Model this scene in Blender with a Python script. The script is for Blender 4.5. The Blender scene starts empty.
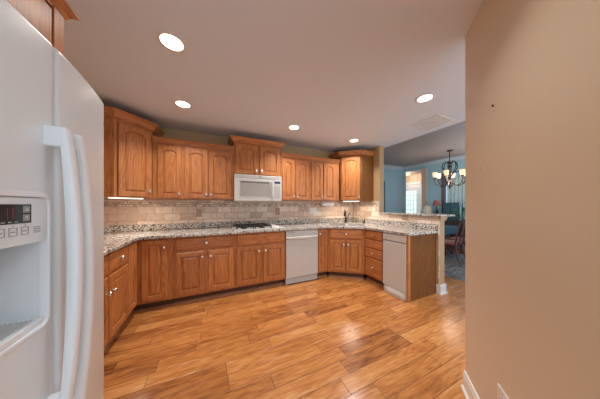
import bpy, bmesh, math, random
from mathutils import Vector, Matrix
PI = math.pi
sc = bpy.context.scene
col = sc.collection
random.seed(4)

# ------------------------------------------------------------------ camera, world, exposure
CX, CY, CH, YAW, FPX, V0 = 1.379, -3.413, 1.278, 0.437, 186.6, 205.6
cd = bpy.data.cameras.new('camera'); cam = bpy.data.objects.new('camera', cd); col.objects.link(cam)
cam.location = (CX, CY, CH); cam.rotation_euler = (PI/2, 0, -YAW)
cd.sensor_width = 36; cd.lens = 36*FPX/600; cd.shift_y = (V0-199.5)/600; cd.clip_start = .02
sc.camera = cam
W = bpy.data.worlds.new('world'); sc.world = W; W.use_nodes = True
W.node_tree.nodes['Background'].inputs[0].default_value = (.76, .89, 1.0, 1)
W.node_tree.nodes['Background'].inputs[1].default_value = 1.8
sc.view_settings.view_transform = 'Standard'; sc.view_settings.look = 'None'
sc.view_settings.gamma = 1; sc.view_settings.use_curve_mapping = False
sc.view_settings.exposure = 0.0
HC = 2.455      # kitchen ceiling
HD = 2.74       # dining ceiling

dl = bpy.data.lights.new('window_daylight', 'AREA'); dl.energy = 60; dl.color = (.62, .82, 1.0); dl.shape = 'RECTANGLE'; dl.size = 1.3; dl.size_y = 1.1
dlo = bpy.data.objects.new('window_daylight', dl); col.objects.link(dlo); dlo.location = (8.35, -.75, 1.5); dlo.rotation_euler = (0, PI/2, 0)

# ------------------------------------------------------------------ materials
def newmat(name):
    m = bpy.data.materials.new(name); m.use_nodes = True
    nt = m.node_tree; b = nt.nodes['Principled BSDF']
    return m, nt, b
def N(nt, t, **kw):
    n = nt.nodes.new(t)
    for k, v in kw.items():
        if k in n.inputs: n.inputs[k].default_value = v
        else: setattr(n, k, v)
    return n
def L(nt, a, b): nt.links.new(a, b)
def plain(name, c, rough=.5, metal=0, emis=0, spec=.5, trans=0, bump=0, bscale=60, ec=None, var=.0):
    m, nt, b = newmat(name)
    b.inputs['Base Color'].default_value = (*c, 1); b.inputs['Roughness'].default_value = rough
    b.inputs['Metallic'].default_value = metal; b.inputs['Specular IOR Level'].default_value = spec
    if trans: b.inputs['Transmission Weight'].default_value = trans
    if emis:
        b.inputs['Emission Color'].default_value = (*(ec or c), 1); b.inputs['Emission Strength'].default_value = emis
    tc = N(nt, 'ShaderNodeTexCoord'); no = N(nt, 'ShaderNodeTexNoise', Scale=bscale, Detail=4.0)
    L(nt, tc.outputs['Object'], no.inputs['Vector'])
    if bump:
        bp = N(nt, 'ShaderNodeBump', Strength=bump, Distance=.002); L(nt, no.outputs['Fac'], bp.inputs['Height']); L(nt, bp.outputs[0], b.inputs['Normal'])
    if var:
        r = N(nt, 'ShaderNodeValToRGB'); e = r.color_ramp.elements
        e[0].position = .35; e[0].color = (*[x*(1-var) for x in c], 1); e[1].position = .65; e[1].color = (*[min(1, x*(1+var)) for x in c], 1)
        L(nt, no.outputs['Fac'], r.inputs[0]); L(nt, r.outputs[0], b.inputs['Base Color'])
    return m
def oak(name, axis, light=(.56, .215, .064), dark=(.32, .098, .028)):
    m, nt, b = newmat(name)
    tc = N(nt, 'ShaderNodeTexCoord'); oi = N(nt, 'ShaderNodeObjectInfo')
    mul = N(nt, 'ShaderNodeMath', operation='MULTIPLY'); mul.inputs[1].default_value = 17
    L(nt, oi.outputs['Random'], mul.inputs[0])
    ad = N(nt, 'ShaderNodeVectorMath', operation='ADD'); L(nt, tc.outputs['Object'], ad.inputs[0]); L(nt, mul.outputs[0], ad.inputs[1])
    def mp(s_long, s_cross):
        k = [s_cross]*3; k[axis] = s_long
        n = N(nt, 'ShaderNodeMapping'); n.inputs['Scale'].default_value = k; L(nt, ad.outputs[0], n.inputs[0]); return n
    n1 = N(nt, 'ShaderNodeTexNoise', Scale=1.0, Detail=1.5); L(nt, mp(1.0, 5).outputs[0], n1.inputs['Vector'])
    s = N(nt, 'ShaderNodeMath', operation='MULTIPLY'); s.inputs[1].default_value = 70; L(nt, n1.outputs['Fac'], s.inputs[0])
    sn = N(nt, 'ShaderNodeMath', operation='SINE'); L(nt, s.outputs[0], sn.inputs[0])
    n2 = N(nt, 'ShaderNodeTexNoise', Scale=1.0, Detail=5.0); L(nt, mp(4, 160).outputs[0], n2.inputs['Vector'])
    a = N(nt, 'ShaderNodeMath', operation='MULTIPLY_ADD'); a.inputs[1].default_value = .07; a.inputs[2].default_value = 0.0; L(nt, sn.outputs[0], a.inputs[0])
    c = N(nt, 'ShaderNodeMath', operation='ADD'); L(nt, a.outputs[0], c.inputs[0]); L(nt, n2.outputs['Fac'], c.inputs[1])
    r = N(nt, 'ShaderNodeValToRGB'); e = r.color_ramp.elements
    e[0].position = .28; e[0].color = (*dark, 1); e[1].position = .60; e[1].color = (*light, 1)
    L(nt, c.outputs[0], r.inputs[0])
    hs = N(nt, 'ShaderNodeHueSaturation'); mr = N(nt, 'ShaderNodeMapRange'); mr.inputs['To Min'].default_value = .90; mr.inputs['To Max'].default_value = 1.10
    L(nt, oi.outputs['Random'], mr.inputs[0]); L(nt, mr.outputs[0], hs.inputs['Value']); L(nt, r.outputs[0], hs.inputs['Color'])
    L(nt, hs.outputs[0], b.inputs['Base Color'])
    b.inputs['Roughness'].default_value = .38
    bp = N(nt, 'ShaderNodeBump', Strength=.12, Distance=.001); L(nt, c.outputs[0], bp.inputs['Height']); L(nt, bp.outputs[0], b.inputs['Normal'])
    return m
def floor_mat():
    m, nt, b = newmat('plank floor')
    g = N(nt, 'ShaderNodeNewGeometry'); sx = N(nt, 'ShaderNodeSeparateXYZ'); L(nt, g.outputs['Position'], sx.inputs[0])
    def M(op, a=None, bb=None, c=None):
        n = N(nt, 'ShaderNodeMath', operation=op)
        for i, q in enumerate((a, bb, c)):
            if q is None: continue
            if isinstance(q, (int, float)): n.inputs[i].default_value = q
            else: L(nt, q, n.inputs[i])
        return n.outputs[0]
    def WN(x, y):
        cb = N(nt, 'ShaderNodeCombineXYZ'); L(nt, x, cb.inputs[0])
        if y is not None: L(nt, y, cb.inputs[1])
        w = N(nt, 'ShaderNodeTexWhiteNoise'); L(nt, cb.outputs[0], w.inputs['Vector']); return w
    v = M('DIVIDE', sx.outputs[1], .127); row = M('FLOOR', v); fv = M('FRACT', v)
    w1 = WN(row, None)
    ln = M('MULTIPLY_ADD', w1.outputs['Value'], .55, .50)
    off = M('MULTIPLY', WN(M('ADD', row, 31.7), None).outputs['Value'], 5.0)
    uu = M('ADD', M('DIVIDE', sx.outputs[0], ln), off)
    co = M('FLOOR', uu); fu = M('FRACT', uu)
    w2 = WN(row, co)
    du = M('MULTIPLY', M('MINIMUM', fu, M('SUBTRACT', 1.0, fu)), ln)
    dv = M('MULTIPLY', M('MINIMUM', fv, M('SUBTRACT', 1.0, fv)), .127)
    d = M('MINIMUM', du, dv)
    gap = N(nt, 'ShaderNodeMapRange'); gap.inputs['From Min'].default_value = .0006; gap.inputs['From Max'].default_value = .0030; L(nt, d, gap.inputs[0])
    # grain
    sc3 = N(nt, 'ShaderNodeVectorMath', operation='MULTIPLY'); sc3.inputs[1].default_value = (1.6, 11, 1); L(nt, g.outputs['Position'], sc3.inputs[0])
    rv = N(nt, 'ShaderNodeVectorMath', operation='SCALE'); rv.inputs['Scale'].default_value = 30; L(nt, w2.outputs['Color'], rv.inputs[0])
    ad = N(nt, 'ShaderNodeVectorMath', operation='ADD'); L(nt, sc3.outputs[0], ad.inputs[0]); L(nt, rv.outputs[0], ad.inputs[1])
    n1 = N(nt, 'ShaderNodeTexNoise', Scale=1.0, Detail=2.0, Distortion=.6); L(nt, ad.outputs[0], n1.inputs['Vector'])
    ring = M('SINE', M('MULTIPLY', n1.outputs['Fac'], 34.0))
    n2 = N(nt, 'ShaderNodeTexNoise', Scale=6.0, Detail=6.0); L(nt, ad.outputs[0], n2.inputs['Vector'])
    t = M('ADD', M('MULTIPLY', ring, .09), M('MULTIPLY_ADD', n2.outputs['Fac'], .85, -.425))
    n3 = N(nt, 'ShaderNodeTexNoise', Scale=.7, Detail=3.0); L(nt, ad.outputs[0], n3.inputs['Vector'])
    t = M('ADD', t, M('MULTIPLY_ADD', n3.outputs['Fac'], .7, -.35))
    tone = M('ADD', t, M('MULTIPLY_ADD', M('POWER', w2.outputs['Value'], .8), .42, .30))
    r = N(nt, 'ShaderNodeValToRGB'); e = r.color_ramp.elements
    e[0].position = 0; e[0].color = (.115, .036, .012, 1); e[1].position = 1; e[1].color = (.66, .345, .135, 1)
    q = r.color_ramp.elements.new(.35); q.color = (.36, .13, .036, 1)
    q = r.color_ramp.elements.new(.68); q.color = (.54, .225, .066, 1)
    L(nt, tone, r.inputs[0])
    mx = N(nt, 'ShaderNodeMix', data_type='RGBA'); mx.inputs['A'].default_value = (.16, .055, .02, 1)
    L(nt, gap.outputs[0], mx.inputs['Factor']); L(nt, r.outputs[0], mx.inputs['B']); L(nt, mx.outputs['Result'], b.inputs['Base Color'])
    b.inputs['Roughness'].default_value = .26
    rr = M('MULTIPLY_ADD', n2.outputs['Fac'], .16, .14); L(nt, rr, b.inputs['Roughness'])
    hgt = M('ADD', M('ADD', M('MULTIPLY', gap.outputs[0], .6), M('MULTIPLY', n1.outputs['Fac'], .9)), M('MULTIPLY', w2.outputs['Value'], .1))
    bp = N(nt, 'ShaderNodeBump', Strength=.45, Distance=.003); L(nt, hgt, bp.inputs['Height']); L(nt, bp.outputs[0], b.inputs['Normal'])
    return m
def granite():
    m, nt, b = newmat('speckled granite')
    g = N(nt, 'ShaderNodeNewGeometry')
    n0 = N(nt, 'ShaderNodeTexNoise', Scale=60.0, Detail=2.0); L(nt, g.outputs['Position'], n0.inputs['Vector'])
    mxv = N(nt, 'ShaderNodeMix', data_type='VECTOR'); mxv.inputs['Factor'].default_value = .02
    L(nt, g.outputs['Position'], mxv.inputs['A']); L(nt, n0.outputs['Color'], mxv.inputs['B'])
    v = N(nt, 'ShaderNodeTexVoronoi', Scale=80.0); L(nt, mxv.outputs['Result'], v.inputs['Vector'])
    se = N(nt, 'ShaderNodeSeparateColor'); L(nt, v.outputs['Color'], se.inputs[0])
    n1 = N(nt, 'ShaderNodeTexNoise', Scale=9.0, Detail=2.0); L(nt, g.outputs['Position'], n1.inputs['Vector'])
    ma = N(nt, 'ShaderNodeMath', operation='MULTIPLY_ADD'); ma.inputs[1].default_value = .8; ma.inputs[2].default_value = -.4; L(nt, n1.outputs['Fac'], ma.inputs[0])
    ad = N(nt, 'ShaderNodeMath', operation='ADD'); L(nt, se.outputs[0], ad.inputs[0]); L(nt, ma.outputs[0], ad.inputs[1])
    r = N(nt, 'ShaderNodeValToRGB'); r.color_ramp.interpolation = 'CONSTANT'; e = r.color_ramp.elements
    e[0].position = 0; e[0].color = (.025, .022, .02, 1); e[1].position = .17; e[1].color = (.22, .17, .13, 1)
    for p, c in ((.30, (.36, .33, .30, 1)), (.45, (.62, .58, .53, 1)), (.72, (.75, .71, .66, 1)), (.90, (.46, .36, .27, 1))):
        q = r.color_ramp.elements.new(p); q.color = c
    L(nt, ad.outputs[0], r.inputs[0]); L(nt, r.outputs[0], b.inputs['Base Color']); b.inputs['Roughness'].default_value = .16
    return m
def tile(name, ax):
    # running-bond stone tile; ax = 0 runs along x, 1 along y; mosaic border between 1.255 and 1.32
    m, nt, b = newmat(name)
    g = N(nt, 'ShaderNodeNewGeometry'); sx = N(nt, 'ShaderNodeSeparateXYZ'); L(nt, g.outputs['Position'], sx.inputs[0])
    cb = N(nt, 'ShaderNodeCombineXYZ'); L(nt, sx.outputs[ax], cb.inputs[0]); L(nt, sx.outputs[2], cb.inputs[1])
    def br(w, h, dz, c1, c2, mo, ms):
        mp = N(nt, 'ShaderNodeMapping'); mp.inputs['Location'].default_value = (0.03, -dz, 0); L(nt, cb.outputs[0], mp.inputs[0])
        n = N(nt, 'ShaderNodeTexBrick', Scale=1.0); n.inputs['Brick Width'].default_value = w; n.inputs['Row Height'].default_value = h
        n.inputs['Color1'].default_value = (*c1, 1); n.inputs['Color2'].default_value = (*c2, 1); n.inputs['Mortar'].default_value = (*mo, 1)
        n.inputs['Mortar Size'].default_value = ms; n.inputs['Mortar Smooth'].default_value = .3; L(nt, mp.outputs[0], n.inputs['Vector']); return n
    b1 = br(.212, .104, 1.055, (.56, .405, .305), (.88, .735, .61), (.34, .26, .20), .0032)
    b2 = br(.040, .034, 1.263, (.40, .29, .21), (.80, .69, .57), (.30, .22, .16), .003)
    gt = N(nt, 'ShaderNodeMath', operation='GREATER_THAN'); gt.inputs[1].default_value = 1.263; L(nt, sx.outputs[2], gt.inputs[0])
    lt = N(nt, 'ShaderNodeMath', operation='LESS_THAN'); lt.inputs[1].default_value = 1.331; L(nt, sx.outputs[2], lt.inputs[0])
    an = N(nt, 'ShaderNodeMath', operation='MULTIPLY'); L(nt, gt.outputs[0], an.inputs[0]); L(nt, lt.outputs[0], an.inputs[1])
    mx = N(nt, 'ShaderNodeMix', data_type='RGBA'); L(nt, an.outputs[0], mx.inputs['Factor']); L(nt, b1.outputs[0], mx.inputs['A']); L(nt, b2.outputs[0], mx.inputs['B'])
    no = N(nt, 'ShaderNodeTexNoise', Scale=26.0, Detail=5.0); L(nt, g.outputs['Position'], no.inputs['Vector'])
    mr = N(nt, 'ShaderNodeMapRange'); mr.inputs['To Min'].default_value = .72; mr.inputs['To Max'].default_value = 1.28; L(nt, no.outputs['Fac'], mr.inputs[0])
    hs = N(nt, 'ShaderNodeHueSaturation'); L(nt, mr.outputs[0], hs.inputs['Value']); L(nt, mx.outputs['Result'], hs.inputs['Color'])
    L(nt, hs.outputs[0], b.inputs['Base Color']); b.inputs['Roughness'].default_value = .55
    bp = N(nt, 'ShaderNodeBump', Strength=.6, Distance=.003); bp.invert = True; L(nt, b1.outputs['Fac'], bp.inputs['Height']); L(nt, bp.outputs[0], b.inputs['Normal'])
    return m

OV = oak('oak grain upright', 2); OH = oak('oak grain lengthwise', 0)
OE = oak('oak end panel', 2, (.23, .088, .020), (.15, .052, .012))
TOE = plain('dark toe board', (.085, .035, .016), .5)
SHOE = oak('oak shoe strip', 0, (.42, .19, .09), (.22, .09, .04))
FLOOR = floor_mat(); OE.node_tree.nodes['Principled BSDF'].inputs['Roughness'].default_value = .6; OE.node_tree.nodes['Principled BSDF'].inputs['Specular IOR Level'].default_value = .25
GRAN = granite(); TILEX = tile('stone tile back', 0); TILEY = tile('stone tile side', 1)
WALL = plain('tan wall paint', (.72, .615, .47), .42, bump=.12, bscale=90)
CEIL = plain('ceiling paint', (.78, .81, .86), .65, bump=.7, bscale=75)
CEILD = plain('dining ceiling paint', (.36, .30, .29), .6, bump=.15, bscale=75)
BLUE = plain('blue dining wall paint', (.38, .60, .70), .5, bump=.1, bscale=90)
PEACH = plain('entry wall paint', (.66, .50, .37), .6, bump=.1)
WHITE = plain('white trim paint', (.80, .78, .76), .35)
APP = plain('white appliance enamel', (.60, .575, .54), .36, var=.015, bscale=3)
FR = plain('white refrigerator enamel', (.80, .87, .91), .28, spec=.5, bump=.05, bscale=300)
FRH = plain('white handle plastic', (.86, .91, .95), .35)
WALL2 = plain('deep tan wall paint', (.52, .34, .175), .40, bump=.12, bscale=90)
GREYP = plain('pale grey plastic', (.50, .52, .52), .35)
SEAL = plain('grey door gasket', (.33, .34, .34), .6)
BLACK = plain('black plastic', (.012, .012, .014), .25)
IRON = plain('black cast iron', (.015, .014, .014), .45, bump=.2)
NICK = plain('satin nickel', (.78, .76, .72), .22, metal=1)
BRONZE = plain('dark oiled bronze', (.06, .045, .038), .32, metal=.7)
GLASSW = plain('grey mesh microwave window', (.36, .34, .31), .25)
DISP = plain('unlit display', (.02, .03, .12), .15)
REDD = plain('display digits', (.22, .03, .025), .3, emis=.15)
LENS = plain('lit lamp lens', (1, .93, .80), .4, emis=6)
UCL = plain('lit strip lens', (1, .90, .78), .4, emis=1.6)
SHADEG = plain('frosted glass lamp shade', (1, .74, .46), .4, emis=.8)
FROST = plain('daylit leaded glass', (.70, .90, .86), .3, emis=.75)
PAPER = plain('white paper', (.82, .80, .77), .8)
ALM = plain('almond plate plastic', (.55, .43, .33), .4)
WPLATE = plain('white plate plastic', (.78, .76, .76), .35)
DARKW = plain('dark cherry wood', (.075, .02, .015), .3)
REDUP = plain('rust upholstery', (.28, .10, .08), .8, var=.25)
TEAL = plain('teal cloth', (.02, .10, .16), .6, var=.2)
TEALD = plain('dark teal lacquer', (.012, .075, .10), .35)
CREAM = plain('cream upholstery', (.72, .66, .52), .7)
BRSH = plain('brick red lamp shade', (.34, .12, .09), .7)
LEAF = plain('green leaf', (.07, .26, .10), .5, var=.3)
CURT = plain('grey brown curtain', (.20, .17, .18), .8, var=.15)
SHEER = plain('pale sheer curtain', (.45, .62, .66), .8, var=.1)
RUG = plain('patterned rug', (.20, .19, .20), .95, bump=.5, bscale=12, var=.55)
PANE, _nt, _b = newmat('window glass')
_tr = N(_nt, 'ShaderNodeBsdfTransparent'); _mx = N(_nt, 'ShaderNodeMixShader'); _mx.inputs[0].default_value = .08; _b.inputs['Roughness'].default_value = .03
L(_nt, _tr.outputs[0], _mx.inputs[1]); L(_nt, _b.outputs[0], _mx.inputs[2]); L(_nt, _mx.outputs[0], _nt.nodes['Material Output'].inputs[0])

# ------------------------------------------------------------------ mesh helpers
class MB:
    def __init__(s): s.bm = bmesh.new(); s.mats = []; s.cur = 0
    def mat(s, m):
        if m not in s.mats: s.mats.append(m)
        s.cur = s.mats.index(m); return s
    def face(s, vs):
        try: f = s.bm.faces.new(vs); f.material_index = s.cur; return f
        except ValueError: return None
    def box(s, x0, x1, y0, y1, z0, z1):
        x0, x1 = sorted((x0, x1)); y0, y1 = sorted((y0, y1)); z0, z1 = sorted((z0, z1))
        v = [s.bm.verts.new(p) for p in ((x0, y0, z0), (x1, y0, z0), (x1, y1, z0), (x0, y1, z0), (x0, y0, z1), (x1, y0, z1), (x1, y1, z1), (x0, y1, z1))]
        for q in ((0, 3, 2, 1), (4, 5, 6, 7), (0, 1, 5, 4), (1, 2, 6, 5), (2, 3, 7, 6), (3, 0, 4, 7)): s.face([v[i] for i in q])
        return s
    def prism(s, poly, z0, z1):
        a = [s.bm.verts.new((p[0], p[1], z0)) for p in poly]; b = [s.bm.verts.new((p[0], p[1], z1)) for p in poly]
        n = len(poly); s.face(a[::-1]); s.face(b)
        for i in range(n): s.face([a[i], a[(i+1) % n], b[(i+1) % n], b[i]])
        return s
    def rings(s, rs, cap0=True, cap1=True, closed=True):
        V = [[s.bm.verts.new(p) for p in r] for r in rs]; n = len(rs[0])
        for a, b in zip(V, V[1:]):
            for i in range(n if closed else n-1): s.face([a[i], a[(i+1) % n], b[(i+1) % n], b[i]])
        if cap0: s.face(V[0][::-1])
        if cap1: s.face(V[-1])
        return s
    def lathe(s, prof, c=(0, 0, 0), axis='z', n=20, sc=(1, 1)):
        rs = []
        for r, h in prof:
            ring = []
            for i in range(n):
                a = 2*PI*i/n; x, y = r*math.cos(a)*sc[0], r*math.sin(a)*sc[1]
                p = {'z': (x, y, h), 'y': (x, h, y), 'x': (h, x, y)}[axis]
                ring.append((c[0]+p[0], c[1]+p[1], c[2]+p[2]))
            rs.append(ring)
        return s.rings(rs)
    def tube(s, pts, r, n=8, flat=1.0):
        pts = [Vector(p) for p in pts]; rs = []
        up = None
        for i, p in enumerate(pts):
            t = (pts[min(i+1, len(pts)-1)]-pts[max(i-1, 0)]).normalized()
            if up is None: up = Vector((0, 0, 1)) if abs(t.z) < .9 else Vector((1, 0, 0))
            a = t.cross(up).normalized(); b = a.cross(t).normalized(); up = b
            rr = r[i] if isinstance(r, (list, tuple)) else r
            rs.append([tuple(p+a*math.cos(2*PI*k/n)*rr+b*math.sin(2*PI*k/n)*rr*flat) for k in range(n)])
        return s.rings(rs)
    def sphere(s, c, r, sc=(1, 1, 1), n=12):
        m = Matrix.Translation(c) @ Matrix.Diagonal((r*sc[0], r*sc[1], r*sc[2], 1))
        g = bmesh.ops.create_uvsphere(s.bm, u_segments=n, v_segments=max(6, n*2//3), radius=1, matrix=m)
        for f in {f for v in g['verts'] for f in v.link_faces}: f.material_index = s.cur
        return s
    def build(s, name, mat=None, parent=None, bevel=0, seg=2, smooth=False):
        bm = s.bm
        bmesh.ops.recalc_face_normals(bm, faces=bm.faces[:])
        if bevel:
            ed = [e for e in bm.edges if len(e.link_faces) == 2 and e.calc_face_angle(0) > .5]
            bmesh.ops.bevel(bm, geom=ed, offset=bevel, segments=seg, affect='EDGES', profile=.5, clamp_overlap=True)
        me = bpy.data.meshes.new(name); bm.to_mesh(me); bm.free()
        if mat is not None and not s.mats: s.mats = [mat]
        for m in s.mats: me.materials.append(m)
        if smooth:
            me.polygons.foreach_set('use_smooth', [True]*len(me.polygons))
            me.set_sharp_from_angle(angle=.7)
        o = bpy.data.objects.new(name, me); col.objects.link(o)
        if parent is not None: o.parent = parent
        return o
def tag(o, label, cat, group=None, kind=None):
    o['label'] = label; o['category'] = cat
    if group: o['group'] = group
    if kind: o['kind'] = kind
    return o
def thing(name, label, cat, loc=(0, 0, 0), rz=0, group=None):
    o = bpy.data.objects.new(name, None); col.objects.link(o); o.empty_display_size = .05
    o.location = loc; o.rotation_euler = (0, 0, rz)
    return tag(o, label, cat, group)
def struct(name, mb, mat, bevel=0):
    o = mb.build(name, mat, None, bevel); o['kind'] = 'structure'; return o
def lamp(parent, kind, loc, power, colr, size=.1, rot=(0, 0, 0), size_y=None, spot=None, name='lamp_light'):
    ld = bpy.data.lights.new(name, kind); ld.energy = power; ld.color = colr
    if kind == 'AREA':
        ld.size = size
        if size_y: ld.shape = 'RECTANGLE'; ld.size_y = size_y
        else: ld.shape = 'DISK'
        if spot: ld.spread = spot
    elif kind == 'SPOT':
        ld.shadow_soft_size = size; ld.spot_size = spot or 2.6; ld.spot_blend = .8
    else: ld.shadow_soft_size = size
    o = bpy.data.objects.new(name, ld); col.objects.link(o); o.location = loc; o.rotation_euler = rot
    if parent is not None: o.parent = parent
    return o
def dup(o, parent=None):
    c = o.copy(); col.objects.link(c)
    if parent is not None: c.parent = parent
    for ch in list(o.children): dup(ch, c)
    return c

# ------------------------------------------------------------------ setting
struct('floor', MB().box(-.15, 10.6, -4.9, 2.8, -.1, 0), FLOOR)
struct('ceiling', MB().box(-.15, 4.44, -4.3, .12, HC, HC+.1).box(4.44, 4.55, -4.7, .12, HC, HD+.1), CEIL)
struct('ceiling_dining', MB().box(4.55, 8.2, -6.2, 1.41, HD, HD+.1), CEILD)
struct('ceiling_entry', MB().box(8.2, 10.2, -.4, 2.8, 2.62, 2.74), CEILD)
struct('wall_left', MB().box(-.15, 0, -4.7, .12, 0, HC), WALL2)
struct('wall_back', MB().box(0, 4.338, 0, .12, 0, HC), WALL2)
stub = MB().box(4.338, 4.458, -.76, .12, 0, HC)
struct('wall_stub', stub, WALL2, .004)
knee = MB().box(4.338, 4.458, -1.831, -.76, 0, 1.1175)
struct('wall_knee', knee, WALL2, .003)
struct('wall_dining_back', MB().box(4.458, 6.5, 1.41, 1.53, 0, HD).box(6.5, 7.05, 1.41, 1.53, 2.17, HD).box(7.05, 8.12, 1.41, 1.53, 0, HD), BLUE)
struct('wall_dining_side', MB().box(8.0, 8.12, -.05, .69, 0, HD).box(8.0, 8.12, 1.37, 1.41, 0, HD).box(8.0, 8.12, .69, 1.37, 2.55, HD)
       .box(8.0, 8.12, -1.35, -.05, 0, .75).box(8.0, 8.12, -1.35, -.05, 2.15, HD).box(8.0, 8.12, -3.6, -1.35, 0, HD), BLUE)
struct('wall_entry_side', MB().box(8.12, 10.2, 2.6, 2.7, 0, 2.62).box(8.12, 10.2, .30, .40, 0, 2.62), PEACH)
struct('wall_entry_far', MB().box(9.2, 9.3, .40, 2.6, 2.24, 2.62).box(9.2, 9.3, 2.42, 2.6, 0, 2.24).box(9.2, 9.3, .40, 1.37, 0, 2.24)
       .box(9.19, 9.2, 1.95, 1.97, 2.28, 2.62).box(9.19, 9.2, 1.62, 1.64, 2.28, 2.62), PEACH)
struct('trim_1', MB().box(7.97, 8.15, .52, .69, 0, 2.55), PEACH, .004)
# crown mouldings of the dining room
tm = MB()
pr = [(0, 0), (0, -.10), (.012, -.10), (.03, -.07), (.07, -.03), (.09, -.012), (.09, 0)]
tm.rings([[(4.56, 1.41-a, HD+b) for a, b in pr], [(8.0-.0, 1.41-a, HD+b) for a, b in pr]])
tm.rings([[(8.0-a, 1.41, HD+b) for a, b in pr], [(8.0-a, -3.6, HD+b) for a, b in pr]])
struct('trim_2', tm, plain('pale blue trim paint', (.52, .60, .66), .45))
# the angled wall at the right, beside the camera
WX, WY, WA = 2.976, -2.72, .849
def wallpt(t, n=0):      # t along the wall from its corner, n out of its face towards the kitchen
    return (WX-t*math.sin(WA)-n*math.cos(WA), WY-t*math.cos(WA)+n*math.sin(WA))
struct('wall_right', MB().prism([wallpt(0), wallpt(1.6), wallpt(1.6, -.13), wallpt(0, -.13)], 0, HC), WALL, .003)
b = MB()
def bprof(n0):
    return [(0, 0), (n0, 0), (n0, .016), (n0-.006, .022), (.014, .026), (.014, .095), (.010, .105), (.012, .112), (.006, .128), (0, .130)]
for t0, t1 in ((.002, 1.6),):
    b.rings([[(*wallpt(t0, n), z) for n, z in bprof(.026)], [(*wallpt(t1, n), z) for n, z in bprof(.026)]])
struct('baseboard_right', b, WHITE)
bb = MB().box(4.318, 4.478, -1.853, -1.831, 0, .135).box(4.31, 4.486, -1.861, -1.831, 0, .02)
bb.box(4.322, 4.3365, -1.8305, -1.792, 0, .135).box(4.458, 4.474, -1.853, -.0, 0, .13)
struct('baseboard_knee', bb, WHITE, .003)
struct('baseboard_dining', MB().box(7.985, 8.0, -3.6, .52, 0, .13).box(4.458, 6.5, 1.395, 1.41, 0, .13), WHITE)
# dark doorway on the dining back wall
d = MB().box(6.5, 7.05, 1.44, 1.48, 0.005, 2.165); dr = d.build('door_1', TEALD, None, .003); dr['kind'] = 'structure'
MB().box(6.62, 6.93, 1.432, 1.44, .25, .95).box(6.62, 6.93, 1.432, 1.44, 1.1, 2.0).build('door_panel', TEALD, dr, .004)
# entry door with leaded glass
ed = MB()
Y0, Y1 = 1.43, 2.36
gy0, gy1, gz0, gz1 = 1.63, 2.13, .70, 1.92
ed.box(9.14, 9.19, Y0, gy0, 0.01, 2.18).box(9.14, 9.19, gy1, Y1, 0.01, 2.18).box(9.14, 9.19, gy0, gy1, 0.01, gz0).box(9.14, 9.19, gy0, gy1, gz1, 2.18)
edo = ed.build('door_2', WHITE, None); edo['kind'] = 'structure'
pn = MB().box(9.155, 9.17, gy0, gy1, gz0, gz1).build('leaded_glass', FROST, edo)
ld = MB()
for k in range(1, 4): ld.box(9.146, 9.156, gy0+(gy1-gy0)*k/4-.006, gy0+(gy1-gy0)*k/4+.006, gz0, gz1)
for k in range(1, 6): ld.box(9.146, 9.156, gy0, gy1, gz0+(gz1-gz0)*k/6-.006, gz0+(gz1-gz0)*k/6+.006)
ld.build('lead_cames', SEAL, edo)
MB().box(9.12, 9.2, Y0-.09, Y0, 0, 2.27).box(9.12, 9.2, Y1, Y1+.09, 0, 2.27).box(9.12, 9.2, Y0-.09, Y1+.09, 2.18, 2.27).build('door_casing', WHITE, edo, .004)
# dining window
wn = MB().box(8.02, 8.08, -1.35, -1.30, .75, 2.15).box(8.02, 8.08, -.10, -.05, .75, 2.15).box(8.02, 8.08, -1.3, -.1, .75, .8).box(8.02, 8.08, -1.3, -.1, 2.1, 2.15).box(8.03, 8.07, -.72, -.68, .8, 2.1).box(8.03, 8.07, -1.3, -.1, 1.44, 1.47)
wno = wn.build('window_1', WHITE); wno['kind'] = 'structure'
MB().box(8.045, 8.055, -1.3, -.1, .8, 2.1).build('pane', PANE, wno)
MB().box(7.94, 8.02, -1.38, -.02, .72, .75).build('window_sill', WHITE, wno, .003)

# ------------------------------------------------------------------ cabinet kit
def rectloop(x0, x1, z0, z1, y, n=14, arch=0, sh=.12):
    P = []
    for i in range(n): P.append((x0+(x1-x0)*i/n, y, z0))
    P += [(x1, y, z0+(z1-arch-z0)*i/4) for i in range(4)]
    for i in range(n):
        t = i/n; q = 1-abs(2*t-1)**2.3
        P.append((x1+(x0-x1)*t, y, z1-arch+arch*q))
    P += [(x0, y, z1-arch+(z0-z1+arch)*i/4) for i in range(4)]
    return P
def panel_door(x0, x1, z0, z1, parent, arch=0, name='door', knob=None, y=0, flatp=False):
    w = .055 if (x1-x0) > .2 else .042
    ar = min(arch, (x1-x0)*.13)
    R = []
    R.append(rectloop(x0, x1, z0, z1, y-.001))
    R.append(rectloop(x0, x1, z0, z1, y-.014))
    R.append(rectloop(x0+.005, x1-.005, z0+.005, z1-.005, y-.020))
    a = (x0+w, x1-w, z0+w, z1-w)
    R.append(rectloop(*a, y-.020, arch=ar))
    R.append(rectloop(a[0]+.005, a[1]-.005, a[2]+.005, a[3]-.005, y-.007, arch=ar))
    R.append(rectloop(a[0]+.012, a[1]-.012, a[2]+.012, a[3]-.010, y-.0065, arch=ar*.98))
    q = .030 if (x1-x0) > .2 else .022
    R.append(rectloop(a[0]+q, a[1]-q, a[2]+q, a[3]-q, y-.0185, arch=ar*.9))
    d = MB().rings(R).build(name, OV, parent)
    if knob: make_knob(knob[0], y-.020, knob[1], d)
    return d
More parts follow.
